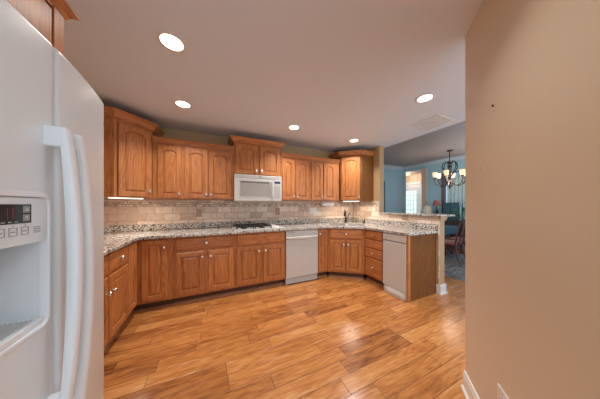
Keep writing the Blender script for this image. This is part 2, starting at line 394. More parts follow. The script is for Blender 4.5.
def drawer_front(x0, x1, z0, z1, parent, knob=True, y=0, name='drawer', kx=None):
    R = [rectloop(x0, x1, z0, z1, y-.001), rectloop(x0, x1, z0, z1, y-.012), rectloop(x0+.008, x1-.008, z0+.008, z1-.008, y-.019), rectloop(x0+.014, x1-.014, z0+.014, z1-.014, y-.020)]
    d = MB().rings(R).build(name, OH, parent)
    if knob: make_knob(kx if kx is not None else (x0+x1)/2, y-.020, (z0+z1)/2, d)
    return d
KM = None
def make_knob(x, y, z, parent):
    global KM
    if KM is None:
        m = MB().lathe([(.009, 0), (.009, -.003), (.0055, -.006), (.005, -.014), (.012, -.018), (.0155, -.023), (.014, -.029), (.008, -.033), (.001, -.034)], axis='y', n=14, sc=(1.1, 1.6))
        o = m.build('knob', NICK, None, smooth=True); KM = o.data; bpy.data.objects.remove(o)
    o = bpy.data.objects.new('knob', KM); col.objects.link(o); o.parent = parent; o.location = (x, y, z)
    return o
CP = [(0, 0), (.015, .0), (.015, .010), (.020, .014), (.026, .030), (.040, .044), (.048, .050), (.052, .052), (.052, .062), (0, .062)]   # out, up
def crown(path, z, parent, k=1.0):
    # path: list of (x,y) in local coords walked with the outside on the right-hand side
    pts = [Vector(p) for p in path]; rs = []
    for i, p in enumerate(pts):
        d0 = (pts[i]-pts[i-1]).normalized() if i > 0 else (pts[1]-pts[0]).normalized()
        d1 = (pts[i+1]-pts[i]).normalized() if i < len(pts)-1 else d0
        n0 = Vector((d0.y, -d0.x)); n1 = Vector((d1.y, -d1.x))
        m = (n0+n1); m = m/(m.dot(n0)) if m.length > 1e-6 else n0
        rs.append([(p.x+m.x*a*k, p.y+m.y*a*k, z+h*k) for a, h in CP])
    return MB().rings(rs).build('crown_moulding', OH, parent)
def base_body(w, parent, depth=.607, poly=None, toe=True):
    if poly is None: poly = [(0, 0), (w, 0), (w, depth), (0, depth)]
    MB().prism(poly, .105, .879).build('body', OV, parent, .0015, 1)
def toe(x0, x1, parent, y=.07):
    MB().box(x0, x1, y, y+.018, 0, .105).build('toe_kick', TOE, parent)
    MB().rings([[(x0, y, 0), (x0, y-.022, 0), (x0, y-.017, .018), (x0, y, .030)], [(x1, y, 0), (x1, y-.022, 0), (x1, y-.017, .018), (x1, y, .030)]]).build('shoe_strip', SHOE, parent)
ZD0, ZD1, ZR0, ZR1 = .135, .675, .705, .858     # door bottom/top, drawer bottom/top

# --- left run (faces +x): local x = world y
xl = .565
t = thing('base_cabinet', 'oak base cabinet beside the refrigerator with two drawers above two doors', 'cabinet', (xl, -1.70, 0), PI/2)
base_body(.812, t, .56); toe(0, .812, t)
drawer_front(.012, .396, ZR0, ZR1, t); drawer_front(.416, .800, ZR0, ZR1, t)
panel_door(.012, .392, ZD0, ZD1, t, knob=(.362, .535)); panel_door(.416, .800, ZD0, ZD1, t, knob=(.452, .535))
t = thing('base_cabinet', 'oak base cabinet half hidden behind the refrigerator side', 'cabinet', (xl, -2.225, 0), PI/2)
base_body(.523, t, .56); toe(0, .523, t)
drawer_front(.012, .51, ZR0, ZR1, t); panel_door(.012, .51, ZD0, ZD1, t, knob=(.475, .535))
# --- corner unit
t = thing('corner_base_cabinet', 'oak corner base cabinet with a folding door around the inside corner', 'cabinet', (0.003, -.003, 0), 0)
MB().prism([(0, 0), (0, -.883), (.562, -.883), (.562, -.607), (.928, -.607), (.928, 0)], .105, .879).build('body', OV, t, .0015, 1)
MB().box(.0, .49, -.883, -.535, 0, .105).box(0, .928, -.535, -.1, 0, .105).build('toe_kick', TOE, t)
MB().box(.49, .504, -.883, -.52, 0, .018).box(.49, .928, -.549, -.535, 0, .018).build('shoe_strip', SHOE, t)
pd = panel_door(.010, .225, .135, .858, t); pd.location = (.562, -.883, 0); pd.rotation_euler = (0, 0, PI/2)
panel_door(.612, .862, .135, .858, t, y=-.607, knob=(.835, .765))
# --- back run
def back_unit(x0, x1, label, mid=None, knobdrawer=True):
    t = thing('base_cabinet', label, 'cabinet', (x0, -.61, 0)); w = x1-x0
    base_body(w-.001, t); toe(0, w-.001, t)
    e = .022; g = .022
    drawer_front(e, w-e, ZR0, ZR1, t, knob=knobdrawer)
    m = w/2
    panel_door(e, m-g, ZD0, ZD1, t, knob=(m-g-.028, .600)); panel_door(m+g, w-e, ZD0, ZD1, t, knob=(m+g+.028, .600))
    return t
back_unit(.934, 1.666, 'oak base cabinet with one wide drawer over two doors, left of the cooktop')
back_unit(1.667, 2.430, 'oak base cabinet with a plain front and two doors under the cooktop', knobdrawer=False)
t = thing('base_cabinet', 'narrow one door oak base cabinet between dishwasher and sink corner', 'cabinet', (3.02, -.61, 0))
base_body(.205, t); toe(0, .24, t)
panel_door(.012, .195, .135, .858, t, knob=(.037, .785))
# --- sink corner (angled)
SL, SR = Vector((3.228, -.61)), Vector((3.732, -.992))
sa = math.atan2(SR.y-SL.y, SR.x-SL.x); sw = (SR-SL).length
def tolocal(pts, o, a):
    r = []
    for x, y in pts:
        dx, dy = x-o[0], y-o[1]; r.append((dx*math.cos(a)+dy*math.sin(a), -dx*math.sin(a)+dy*math.cos(a)))
    return r
t = thing('sink_base_cabinet', 'angled oak sink cabinet with two doors in the right corner', 'cabinet', (SL.x, SL.y, 0), sa)
MB().prism(tolocal([SL, SR, (4.334, -.992), (4.334, -.01), (3.23, -.01)], SL, sa), .105, .60).prism(tolocal([SL, SR, SR+Vector((.012, .016)), SL+Vector((.012, .016))], SL, sa), .60, .879).build('body', OV, t)
toe(.02, sw-.01, t, .06)
drawer_front(.045, sw-.045, ZR0, ZR1, t)
panel_door(.045, sw/2-.008, ZD0, ZD1, t, knob=(sw/2-.036, .60)); panel_door(sw/2+.008, sw-.045, ZD0, ZD1, t, knob=(sw/2+.036, .60))
# --- peninsula drawers (face -x): local x = -world y
t = thing('drawer_cabinet', 'oak cabinet of four stacked drawers between sink corner and trash compactor', 'cabinet', (3.735, -.995, 0), -PI/2)
base_body(.385, t, .598); toe(-.03, .385, t)
for z0, z1 in ((.735, .860), (.590, .715), (.435, .570), (.135, .415)): drawer_front(.022, .363, z0, z1, t)
# --- end panel of the peninsula
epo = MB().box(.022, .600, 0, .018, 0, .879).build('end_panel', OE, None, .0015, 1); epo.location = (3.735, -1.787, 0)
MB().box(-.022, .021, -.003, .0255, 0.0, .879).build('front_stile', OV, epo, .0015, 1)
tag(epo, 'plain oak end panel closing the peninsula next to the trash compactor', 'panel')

# --- dishwasher
t = thing('dishwasher', 'white dishwasher with a curved handle strip in the back cabinet run', 'dishwasher', (2.433, -.61, 0)); w = .583
MB().box(.004, w-.004, 0, .57, .10, .870).build('body', APP, t)
dd = MB().box(0.003, w-.003, -.028, 0, .115, .735).build('door', APP, t, .004)
hp = MB()
for_r = []
for i in range(13):
    x = .003+(w-.006)*i/12; q = 1-((i-6)/6)**2
    for_r.append([(x, 0, .742-.018*q), (x, -.032-.006*q, .742-.018*q), (x, -.038-.008*q, .746-.014*q), (x, -.038-.008*q, .768-.006*q), (x, -.029, .774), (x, -.028, .866), (x, 0, .866)])
hp.rings(for_r); pnl = hp.build('control_panel', APP, t)
MB().box(.04, .15, -.0295, -.028, .835, .845).build('label_strip', SEAL, pnl)
MB().lathe([(.016, -.028), (.015, -.036), (.001, -.037)], (w-.09, 0, .82), 'y').build('dial', APP, pnl, smooth=True)
MB().box(.003, w-.003, .035, .050, .0, .105).box(.003, w-.003, -.006, .035, .012, .108).build('kick_plate', GREYP, t, .003)
# --- trash compactor
t = thing('trash_compactor', 'slim white trash compactor at the end of the peninsula', 'trash compactor', (3.735, -1.385, 0), -PI/2); w = .375
MB().box(.003, w-.003, 0, .58, .09, .872).build('body', APP, t)
MB().box(0.002, w-.002, -.030, 0, .105, .757).build('drawer_front', APP, t, .005)
cp = MB().box(0.002, w-.002, -.030, 0, .775, .870).build('control_panel', APP, t, .005)
MB().lathe([(.012, -.030), (.011, -.040), (.001, -.041)], (.06, 0, .825), 'y').build('dial', GREYP, cp, smooth=True)
MB().box(0.01, w-.01, -.02, 0, .757, .775).build('recessed_grip', SEAL, t)
kr = []
for i in range(13):
    x = .002+(w-.004)*i/12; q = 1-((i-6)/6)**4
    kr.append([(x, 0.05, 0.002), (x, -.008-.035*q, 0.002), (x, -.010-.038*q, .045), (x, -.006-.030*q, .085), (x, -.006-.024*q, .100), (x, .05, .100)])
MB().rings(kr).build('foot_pedal_kick', APP, t)

# ------------------------------------------------------------------ countertops
def curve_pts(a, c, b_, n=8):
    return [tuple((1-k/n)**2*Vector(a)+2*(k/n)*(1-k/n)*Vector(c)+(k/n)**2*Vector(b_)) for k in range(n+1)]
poly = [(.003, -.003), (.003, -2.228), (.602, -2.228), (.602, -.655), (3.10, -.655)]
poly += curve_pts((3.14, -.655), (3.235, -.655), (3.30, -.705), 5)+curve_pts((3.63, -.955), (3.70, -1.005), (3.70, -1.10), 5)
poly += [(3.70, -1.775), (3.715, -1.812), (4.335, -1.812), (4.335, -.003)]
ct = MB().prism(poly, .880, .914).build('countertop', GRAN, None, .004)
tag(ct, 'speckled granite countertop running round the kitchen and along the peninsula', 'countertop')
def cut(o, mb):
    c = mb.build('cutter'); md = o.modifiers.new('b', 'BOOLEAN'); md.object = c; md.operation = 'DIFFERENCE'; md.solver = 'EXACT'
    dg = bpy.context.evaluated_depsgraph_get(); me = bpy.data.meshes.new_from_object(o.evaluated_get(dg))
    o.modifiers.clear(); o.data = me; bpy.data.objects.remove(c)
# sink
sc_ = Vector((3.70, -.555)); sca = sa
def srect(hx, hy, z0, z1, mb, sh=(0, 0)):
    P = []
    for a_, b_ in ((-hx, -hy), (hx, -hy), (hx, hy), (-hx, hy)):
        a_ += sh[0]; b_ += sh[1]
        P.append((sc_.x+a_*math.cos(sca)-b_*math.sin(sca), sc_.y+a_*math.sin(sca)+b_*math.cos(sca)))
    return mb.prism(P, z0, z1)
cut(ct, srect(.34, .205, .8, 1.0, MB()))
t = thing('kitchen_sink', 'white double bowl sink set in the corner counter', 'sink', (sc_.x, sc_.y, .914), sca)
sk = MB()
for x0, x1 in ((-.335, -.012), (.012, .335)):
    o_ = [(x0, -.2), (x1, -.2), (x1, .2), (x0, .2)]
    i_ = [(x0+.012, -.188), (x1-.012, -.188), (x1-.012, .188), (x0+.012, .188)]
    b_ = [(x0+.03, -.17), (x1-.03, -.17), (x1-.03, .17), (x0+.03, .17)]
    sk.rings([[(*p, -.20) for p in o_], [(*p, .0) for p in o_], [(*p, .0) for p in i_], [(*p, -.17) for p in b_]])
SINKM = plain('grey beige composite', (.40, .37, .34), .3)
sk.build('bowls', SINKM, t)
MB().box(-.358, .358, -.222, -.2, .0005, .010).box(-.358, .358, .2, .222, .0005, .010).box(-.358, -.335, -.2, .2, .0005, .010).box(.335, .358, -.2, .2, .0005, .010).box(-.012, .012, -.2, .2, 0, .008).build('rim', SINKM, t, .003)
for x in (-.17, .17): MB().lathe([(.04, -.169), (.04, -.166), (.02, -.167), (.001, -.168)], (x, 0, 0)).build('drain', NICK, t, smooth=True)
# faucet
fx, fy = 3.86, -.33
t = thing('faucet', 'dark bronze pull-out faucet behind the corner sink', 'faucet', (fx, fy, .914), sa)
MB().lathe([(.032, .0), (.032, .006), (.026, .014), (.022, .04), (.021, .10), (.024, .115), (.018, .125), (.001, .128)]).build('base', BRONZE, t, smooth=True)
MB().tube([(0, 0, .10), (-.002, -.004, .17), (-.006, -.012, .23), (-.012, -.04, .275), (-.016, -.085, .285), (-.018, -.12, .262), (-.02, -.135, .225)], [.017, .016, .016, .017, .018, .018, .017], 10).build('spout', BRONZE, t, smooth=True)
MB().tube([(-.02, -.135, .225), (-.02, -.140, .19), (-.02, -.142, .15)], [.02, .024, .021], 10).build('spray_head', BRONZE, t, smooth=True)
MB().tube([(.012, 0, .09), (.04, -.005, .13), (.065, -.008, .19), (.075, -.01, .22)], [.013, .010, .009, .010], 8).build('handle', BRONZE, t, smooth=True)
t = thing('soap_dispenser', 'small dark soap dispenser right of the corner faucet', 'soap dispenser', (4.08, -.62, .914), sa)
MB().lathe([(.02, 0), (.02, .006), (.014, .012), (.013, .07), (.006, .078), (.006, .10), (.001, .101)]).build('body', BRONZE, t, smooth=True)
MB().tube([(0, 0, .095), (0, -.03, .10), (0, -.06, .088)], .007, 8).build('nozzle', BRONZE, t, smooth=True)
# cooktop
t = thing('cooktop', 'white gas cooktop with black grates set in the counter', 'cooktop', (1.665, -.60, .9145)); cw, cdp = .775, .51
MB().box(0, cw, 0, cdp, 0, .012).build('top_plate', plain('white porcelain', (.62, .60, .58), .2), t, .005)
for bx, by in ((.15, .14), (.15, .37), (.42, .14), (.42, .37)):
    bn = MB().lathe([(.05, .012), (.048, .02), (.035, .024), (.035, .03), (.001, .031)], (bx, by, 0)).build('burner', IRON, t, smooth=True)
for gx in (.15, .42):
    g = MB(); z0, z1 = .040, .052
    x0, x1, y0, y1 = gx-.125, gx+.125, .02, .49
    for a in (x0, x1-.012): g.box(a, a+.012, y0, y1, z0, z1)
    for a in (y0, (y0+y1)/2-.006, y1-.012): g.box(x0, x1, a, a+.012, z0, z1)
    for cy_ in (.14, .37):
        g.box(gx-.006, gx+.006, cy_-.11, cy_-.03, z0, z1+.004).box(gx-.006, gx+.006, cy_+.03, cy_+.11, z0, z1+.004)
        g.box(gx-.11, gx-.03, cy_-.006, cy_+.006, z0, z1+.004).box(gx+.03, gx+.11, cy_-.006, cy_+.006, z0, z1+.004)
    for a in (x0, x1-.012):
        for c_ in (y0, y1-.012): g.box(a, a+.012, c_, c_+.012, .012, z0)
    g.build('grate', IRON, t)
for k in range(4): MB().lathe([(.022, .012), (.021, .028), (.016, .034), (.001, .035)], (.66, .08+.115*k, 0)).build('control_knob', WPLATE, t, smooth=True)

# ------------------------------------------------------------------ backsplash
o = MB().box(.012, 4.326, -.011, -.001, 1.0055, 1.372).build('tile_backsplash', TILEX); tag(o, 'beige stone tile backsplash with mosaic border along the back wall', 'backsplash')
o = MB().box(.001, .011, -2.225, -.012, 1.0055, 1.372).build('tile_backsplash', TILEY); tag(o, 'beige stone tile backsplash along the left wall toward the refrigerator', 'backsplash')
o = MB().box(4.327, 4.337, -.76, -.012, 1.0055, 1.372).box(4.327, 4.337, -1.829, -.76, 1.0055, 1.113).box(4.327, 4.337, -1.829, -1.815, .14, 1.0055)
o = o.build('tile_backsplash', TILEY); tag(o, 'stone tile facing on the low wall behind the peninsula', 'backsplash')
o = MB().box(.024, 4.312, -.022, -.002, .915, 1.005).build('granite_upstand', GRAN, None, .002); tag(o, 'speckled granite upstand along the back wall', 'upstand')
o = MB().box(.003, .023, -2.225, -.024, .915, 1.005).build('granite_upstand', GRAN, None, .002); tag(o, 'speckled granite upstand along the left wall', 'upstand')
o = MB().box(4.313, 4.334, -1.810, -.002, .915, 1.005).build('granite_upstand', GRAN, None, .002); tag(o, 'speckled granite upstand along the peninsula under the raised bar', 'upstand')
o = MB().box(4.300, 4.66, -1.872, -.762, 1.118, 1.146).build('bar_top', GRAN, None, .005); tag(o, 'raised granite bar top on the low wall of the peninsula', 'bar counter')
o = MB().box(4.318, 4.478, -1.856, -1.8315, 1.085, 1.1175).box(4.326, 4.47, -1.848, -1.8315, 1.06, 1.085)
trm = o.build('trim_3', WALL2); trm['kind'] = 'structure'

# ------------------------------------------------------------------ wall cabinets
def wall_cab(label, x0, x1, z0, z1, doors, ends=(0, 0), arch=.05, kz=.055, depth=.325, y0=-.33):
    t = thing('wall_cabinet', label, 'cabinet', (x0, y0, z0)); w = x1-x0; hgt = z1-z0
    MB().box(0, w-.001, 0, depth, 0, hgt).build('body', OV, t, .0015, 1)
    for a, b2, kn in doors: panel_door(a-x0, b2-x0, .012, hgt-.045, t, arch=arch, knob=((a-x0+.026 if kn < 0 else b2-x0-.026), .012+kz))
    path = [(0, 0), (w-.001, 0)]
    if ends[0]: path = [(0, ends[0]), (0, 0), (w-.001, 0)]
    if ends[1]: path = path+[(w-.001, ends[1])]
    crown(path, hgt-(.020 if ends[0] else .012), t, 1.2 if ends[0] else 1.0)
    return t
ZU, ZT = 1.372, 2.140
wall_cab('oak wall cabinet with one arched door next to the left corner cabinet', .654, 1.000, ZU, ZT, [(.705, .978, 1)])
wall_cab('oak wall cabinet with two arched doors left of the microwave', 1.000, 1.672, ZU, ZT, [(1.022, 1.314, 1), (1.328, 1.640, -1)])
wall_cab('raised short oak wall cabinet with two arched doors above the microwave', 1.673, 2.449, 1.772, 2.300, [(1.695, 2.045, 1), (2.077, 2.427, -1)], ends=(.31, .31))
wall_cab('oak wall cabinet with two arched doors right of the microwave', 2.450, 3.022, ZU, ZT, [(2.470, 2.708, 1), (2.728, 3.002, -1)])
wall_cab('oak wall cabinet with two arched doors left of the right corner cabinet', 3.023, 3.690, ZU, ZT, [(3.052, 3.300, 1), (3.318, 3.590, -1)])
# left corner diagonal
A, B = Vector((.372, -.622)), Vector((.650, -.330))
a = math.atan2(B.y-A.y, B.x-A.x); wd = (B-A).length
t = thing('corner_wall_cabinet', 'tall angled oak corner wall cabinet beside the refrigerator', 'cabinet', (A.x, A.y, ZU), a)
pl = tolocal([A, B, (.650, -.004), (.004, -.004), (.004, -.622)], A, a)
MB().prism(pl, 0, .928).build('body', OV, t, .0015, 1)
panel_door(.030, wd-.030, .015, .865, t, arch=.055, knob=(wd-.055, .095))
crown([pl[4], pl[0], pl[1], tuple(tolocal([(.650, -.02)], A, a)[0])], .900, t, 1.38)
tl = MB().box(-.02, wd-.09, .03, .07, -.012, -.0005).build('x'); 
tl.name = 'under_cabinet_light'; tl.data.materials.append(UCL); tl.location = (A.x, A.y, ZU); tl.rotation_euler = (0, 0, a)
tag(tl, 'lit white strip light under the left corner wall cabinet', 'light')
lamp(tl, 'AREA', (wd/2-.03, .045, -.024), 3.2, (1, .82, .66), .28, (0, 0, 0), .04)
# right corner diagonal
A, B = Vector((3.708, -.335)), Vector((4.020, -.612))
a = math.atan2(B.y-A.y, B.x-A.x); wd = (B-A).length
t = thing('corner_wall_cabinet', 'tall angled oak corner wall cabinet above the sink', 'cabinet', (A.x, A.y, ZU), a)
pl = tolocal([A, B, (4.334, -.612), (4.334, -.004), (3.708, -.004)], A, a)
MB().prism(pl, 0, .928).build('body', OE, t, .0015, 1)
panel_door(.030, wd-.030, .015, .865, t, arch=.055, knob=(wd-.055, .075))
crown([tuple(tolocal([(3.708, -.02)], A, a)[0]), pl[0], pl[1], pl[2]], .908, t, 1.2)
tl = MB().box(.06, wd-.04, .03, .07, -.014, -.0005).build('under_cabinet_light', UCL); tl.location = (A.x, A.y, ZU); tl.rotation_euler = (0, 0, a)
tag(tl, 'lit white strip light under the right corner wall cabinet', 'light')
lamp(tl, 'AREA', (wd/2, .045, -.024), 5.0, (1, .82, .66), .28, (0, 0, 0), .04)
# paper towel
t = thing('paper_towel_roll', 'white paper towel roll mounted under the cabinet left of the sink', 'paper towel', (3.38, -.17, 1.315))
MB().lathe([(.02, 0), (.042, 0), (.042, .27), (.02, .27)], axis='x').build('paper_roll', PAPER, t, smooth=True)
MB().box(-.018, -.006, -.02, .02, -.02, .056).box(.276, .288, -.02, .02, -.02, .056).box(-.018, .288, -.02, .02, .049, .0565).build('bracket', WPLATE, t, .002)

# ------------------------------------------------------------------ microwave
t = thing('microwave', 'white over-the-range microwave with a grey window above the cooktop', 'microwave', (1.680, -.40, 1.352)); w, hm = .762, .416
MB().box(0, w, .022, .39, 0, hm).build('body', APP, t, .003)
vg = MB().box(0, w, 0, .022, hm-.052, hm).build('vent_grille', APP, t, .004)
vs = MB()
for k in range(3): vs.box(.02, w-.02, -.0012, .0, hm-.020-.009*k, hm-.0175-.009*k)
vs.build('vent_slots', GREYP, vg)
MB().lathe([(.022, 0), (.022, -.002), (.001, -.002)], (w/2+.02, 0, hm-.026), 'y', 16, (1.3, .30)).build('brand_badge', plain('dark grey badge', (.10, .10, .10), .4), vg)
dw = w*.80
dm = MB(); wx0, wx1, wz0, wz1 = .085, dw-.060, .070, hm-.105
dm.box(0, wx0, 0, .022, .004, hm-.056).box(wx1, dw, 0, .022, .004, hm-.056).box(wx0, wx1, 0, .022, .004, wz0).box(wx0, wx1, 0, .022, wz1, hm-.056)
dm.box(wx0, wx1, .016, .022, wz0, wz1)
do = dm.build('door', APP, t)
MB().box(wx0-.014, wx1+.014, -.003, .0, wz0-.014, wz0).box(wx0-.014, wx1+.014, -.003, 0, wz1, wz1+.014).box(wx0-.014, wx0, -.003, 0, wz0, wz1).box(wx1, wx1+.014, -.003, 0, wz0, wz1).build('window_frame', GREYP, do)
MB().box(wx0, wx1, .010, .0155, wz0, wz1).build('window', GLASSW, do)
MB().tube([(dw-.018, 0, .05), (dw-.018, -.03, .06), (dw-.018, -.034, .10), (dw-.018, -.034, .28), (dw-.018, -.03, .31), (dw-.018, 0, .32)], .010, 8).build('handle', APP, do, smooth=True)
cp = MB().box(dw+.002, w, 0, .022, .004, hm-.056).build('control_panel', APP, t, .003)
MB().box(dw+.025, w-.025, -.002, 0, hm-.125, hm-.085).build('display', DISP, cp)
MB().box(dw+.020, w-.020, -.0015, 0, .045, hm-.135).build('key_pad', GREYP, cp)
ks = MB()
for i in range(3):
    for j in range(6): ks.box(dw+.028+i*.033, dw+.052+i*.033, -.003, -.0015, .055+j*.034, .078+j*.034)
ks.build('keys', plain('taupe keys', (.42, .37, .33), .5), cp)

# ------------------------------------------------------------------ outlets
def outlet(label, loc, rz, w=.072, h=.116, mat=ALM, kind='outlet', dark=SEAL, horiz=False, gang=1, cat='outlet', nm='wall_outlet'):
    t = thing(nm, label, cat, loc, rz)
    MB().box(-w/2, w/2, -.006, 0, -h/2, h/2).build('plate', mat, t, .002)
    for g in range(gang):
        ox = (g-(gang-1)/2)*.046
        if kind == 'outlet':
            for s_ in (-1, 1):
                p_ = (ox, 0, s_*.021) if not horiz else (s_*.021, 0, 0)
                soc = MB().lathe([(.016, -.006), (.016, -.0085), (.001, -.0086)], p_, 'y', 14).build('socket', ALM if dark is BLACK else mat, t)
                MB().box(p_[0]-.008, p_[0]-.005, -.0092, -.0085, p_[2]-.004, p_[2]+.005).box(p_[0]+.005, p_[0]+.008, -.0092, -.0085, p_[2]-.004, p_[2]+.005).build('slots', dark, soc)
        else:
            MB().box(ox-.016, ox+.016, -.010, -.006, -.032, .032).build('rocker', mat, t, .002)
    return t
outlet('beige outlet plate on the tile near the left corner', (.372, -.0115, 1.165), 0, .115, .116, gang=2)
outlet('beige outlet plate on the tile left of the cooktop', (1.180, -.0115, 1.160), 0, .080, .13, plain('tan plate', (.42, .30, .20), .4))
outlet('brown outlet plate on the tile right of the cooktop', (2.497, -.0115, 1.168), 0, .078, .125, plain('brown plate', (.33, .22, .14), .4), dark=BLACK)
outlet('white double switch plate on the tile below the cabinets', (3.270, -.0115, 1.165), 0, .165, .125, WPLATE, 'switch', gang=3, cat='switch', nm='light_switch')
outlet('horizontal beige outlet on the low wall behind the peninsula', (4.3265, -1.304, 1.072), -PI/2, .125, .078, plain('tan outlet plate', (.40, .28, .19), .4), horiz=True)
# low outlet on the angled wall: its left edge seen at u=497
tt = .445
px_, py_ = wallpt(tt, .0003)
ow = outlet('white cover plate low on the tan angled wall at the right', (px_+.02*math.sin(-WA), py_-.02*math.cos(WA), .335), PI/2-WA+PI, .115, .118, WPLATE, 'outlet')
n = MB().lathe([(.0045, 0), (.006, -.002), (.005, -.006), (.001, -.007)], axis='y', n=10).build('wall_nail', BRONZE); n.location = (*wallpt(.36, .0005), 1.80); n.rotation_euler = (0, 0, PI/2-WA+PI)
tag(n, 'small dark nail high in the tan angled wall', 'nail')
n = MB().lathe([(.0035, 0), (.004, -.002), (.001, -.003)], axis='y', n=10).build('wall_nail', plain('brown hole', (.2, .12, .07), .8)); n.location = (*wallpt(.22, .0005), 1.50); n.rotation_euler = (0, 0, PI/2-WA+PI)
tag(n, 'tiny brown nail head below the larger one on the angled wall', 'nail')

# ------------------------------------------------------------------ refrigerator
FY0, FYS, FY1 = -3.02, -2.604, -2.243
t = thing('refrigerator', 'white side-by-side refrigerator with ice dispenser at the left edge', 'refrigerator', (0, 0, 0))
MB().box(.03, .865, FY0, FY1, .02, 1.735).build('body', FR, t, .004)
MB().box(.10, .84, FY0+.02, FY1-.02, 0, .02).build('feet_base', BLACK, t)
ZF0, ZF1 = .09, 1.752
def fx_at(y): return .957-.034*((y-FYS)/(FY1-FYS))**2 if y > FYS else .957-.018*((y-FYS)/(FY0-FYS))**2
def fdoor(ya, yb, name, hole=None):
    """curved door skin with rounded edges; hole=(y0,y1,z0,z1) with recess"""
    ys = [ya, ya+.002, ya+.006, ya+.012]+[ya+.012+(yb-ya-.024)*k/24 for k in range(1, 24)]+[yb-.012, yb-.006, yb-.002, yb]
    if hole: ys = sorted(set([y for y in ys if min(abs(y-hole[0]), abs(y-hole[1])) > .004]+[hole[0], hole[1]]))
    zs = [ZF0, ZF0+.002, ZF0+.012]+([hole[2], hole[3]] if hole else [])+[ZF1-.012, ZF1-.006, ZF1-.002, ZF1]
    def X(y, z):
        e = min(y-ya, yb-y, z-ZF0, ZF1-z); r = .012
        x = fx_at(y)
        if e < r: x -= r-math.sqrt(max(0, r*r-(r-max(0, e))**2))
        return x
    m = MB(); V = [[m.bm.verts.new((X(y, z), y, z)) for z in zs] for y in ys]
    for i in range(len(ys)-1):
        for j in range(len(zs)-1):
            if hole and hole[0]-1e-6 <= ys[i] and ys[i+1] <= hole[1]+1e-6 and abs(zs[j]-hole[2]) < 1e-6: continue
            m.face([V[i][j], V[i+1][j], V[i+1][j+1], V[i][j+1]])
    xb = .87
    back = [m.bm.verts.new((xb, y, z)) for y, z in ((ya, ZF0), (yb, ZF0), (yb, ZF1), (ya, ZF1))]
    m.face(back)
    m.face([V[0][j] for j in range(len(zs))]+[back[3], back[0]]); m.face([V[-1][j] for j in range(len(zs)-1, -1, -1)]+[back[1], back[2]])
    m.face([V[i][0] for i in range(len(ys)-1, -1, -1)]+[back[0], back[1]]); m.face([V[i][-1] for i in range(len(ys))]+[back[2], back[3]])
    return m.build(name, FR, t, smooth=True)
H = (-2.865, -2.640, .955, 1.300)
fz = fdoor(FY0, FYS-.004, 'freezer_door', H)
# dispenser cavity
hx = [fx_at(H[0]), fx_at(H[1])]
c = MB(); dp = .862
def q4(p): c.face([c.bm.verts.new(v) for v in p])
P0 = [(hx[0], H[0], H[2]), (hx[1], H[1], H[2]), (hx[1], H[1], H[3]), (hx[0], H[0], H[3])]
c.mat(FR)
ins = .018
Q0 = [(dp, H[0]+ins, H[2]+.0), (dp, H[1]-ins, H[2]+.0), (dp, H[1]-ins, H[3]), (dp, H[0]+ins, H[3])]
for i in range(4): q4([P0[i], P0[(i+1) % 4], Q0[(i+1) % 4], Q0[i]])
q4(Q0[::-1])
bmesh.ops.remove_doubles(c.bm, verts=c.bm.verts[:], dist=1e-5)
c.build('dispenser_cavity', FR, fz)
# raised rounded surround
m = MB()
def surround(off, dx):
    P = []
    r = .022+off
    for cy_, cz_, a0 in ((H[1]+off-r, H[3]+off-r, 0), (H[0]-off+r, H[3]+off-r, 90), (H[0]-off+r, H[2]-off+r, 180), (H[1]+off-r, H[2]-off+r, 270)):
        for k in range(7):
            aa = math.radians(a0+15*k); y = cy_+r*math.cos(aa); z = cz_+r*math.sin(aa); P.append((fx_at(y)+dx, y, z))
    return P
R_ = [surround(.016, -.002), surround(.014, .004), surround(.006, .007), surround(.001, .006), surround(-.003, -.006), surround(-.003, -.012)]
m.rings(R_, cap0=False, cap1=False).build('dispenser_surround', FRH, fz, smooth=True)
# control panel inside the surround
zc0, zc1 = 1.182, 1.297
def fpanel(mb, y0, y1, z0, z1, dx0, dx1, k=6):
    rs = [[(fx_at(y0+(y1-y0)*i/k)+dx0, y0+(y1-y0)*i/k, z0), (fx_at(y0+(y1-y0)*i/k)+dx1, y0+(y1-y0)*i/k, z0), (fx_at(y0+(y1-y0)*i/k)+dx1, y0+(y1-y0)*i/k, z1), (fx_at(y0+(y1-y0)*i/k)+dx0, y0+(y1-y0)*i/k, z1)] for i in range(k+1)]
    return mb.rings(rs)
cpn = fpanel(MB(), H[0]+.002, H[1]-.002, zc0, zc1, -.03, .002).build('control_panel', FR, fz, .001)
fpanel(MB(), -2.84, -2.692, 1.235, 1.281, .002, .0035).build('display', plain('dark display glass', (.02, .02, .022), .15), cpn)
for z in (1.2395, 1.2605):
    b_ = fpanel(MB(), -2.715, -2.697, z, z+.017, .0035, .0045, 2).build('arrow_button', SEAL, cpn, .0008)
    x = fx_at(-2.706)+.0049; sg = -1 if z < 1.25 else 1; zc = z+.0085
    a_ = MB(); a_.bm.faces.new([a_.bm.verts.new(p) for p in ((x, -2.710, zc-.003*sg), (x, -2.702, zc-.003*sg), (x, -2.706, zc+.0035*sg))])
    a_.build('arrow_mark', WPLATE, b_)
dg = MB()
for y in (-2.740, -2.752, -2.770): fpanel(dg, y, y+.0015, 1.248, 1.272, .0035, .004, 1)
dg.build('display_digits', REDD, cpn)
tx = MB()
for y in (-2.735, -2.75, -2.765, -2.78): fpanel(tx, y, y+.008, 1.2385, 1.2405, .0035, .004, 1)
tx.build('display_caption', GREYP, cpn)
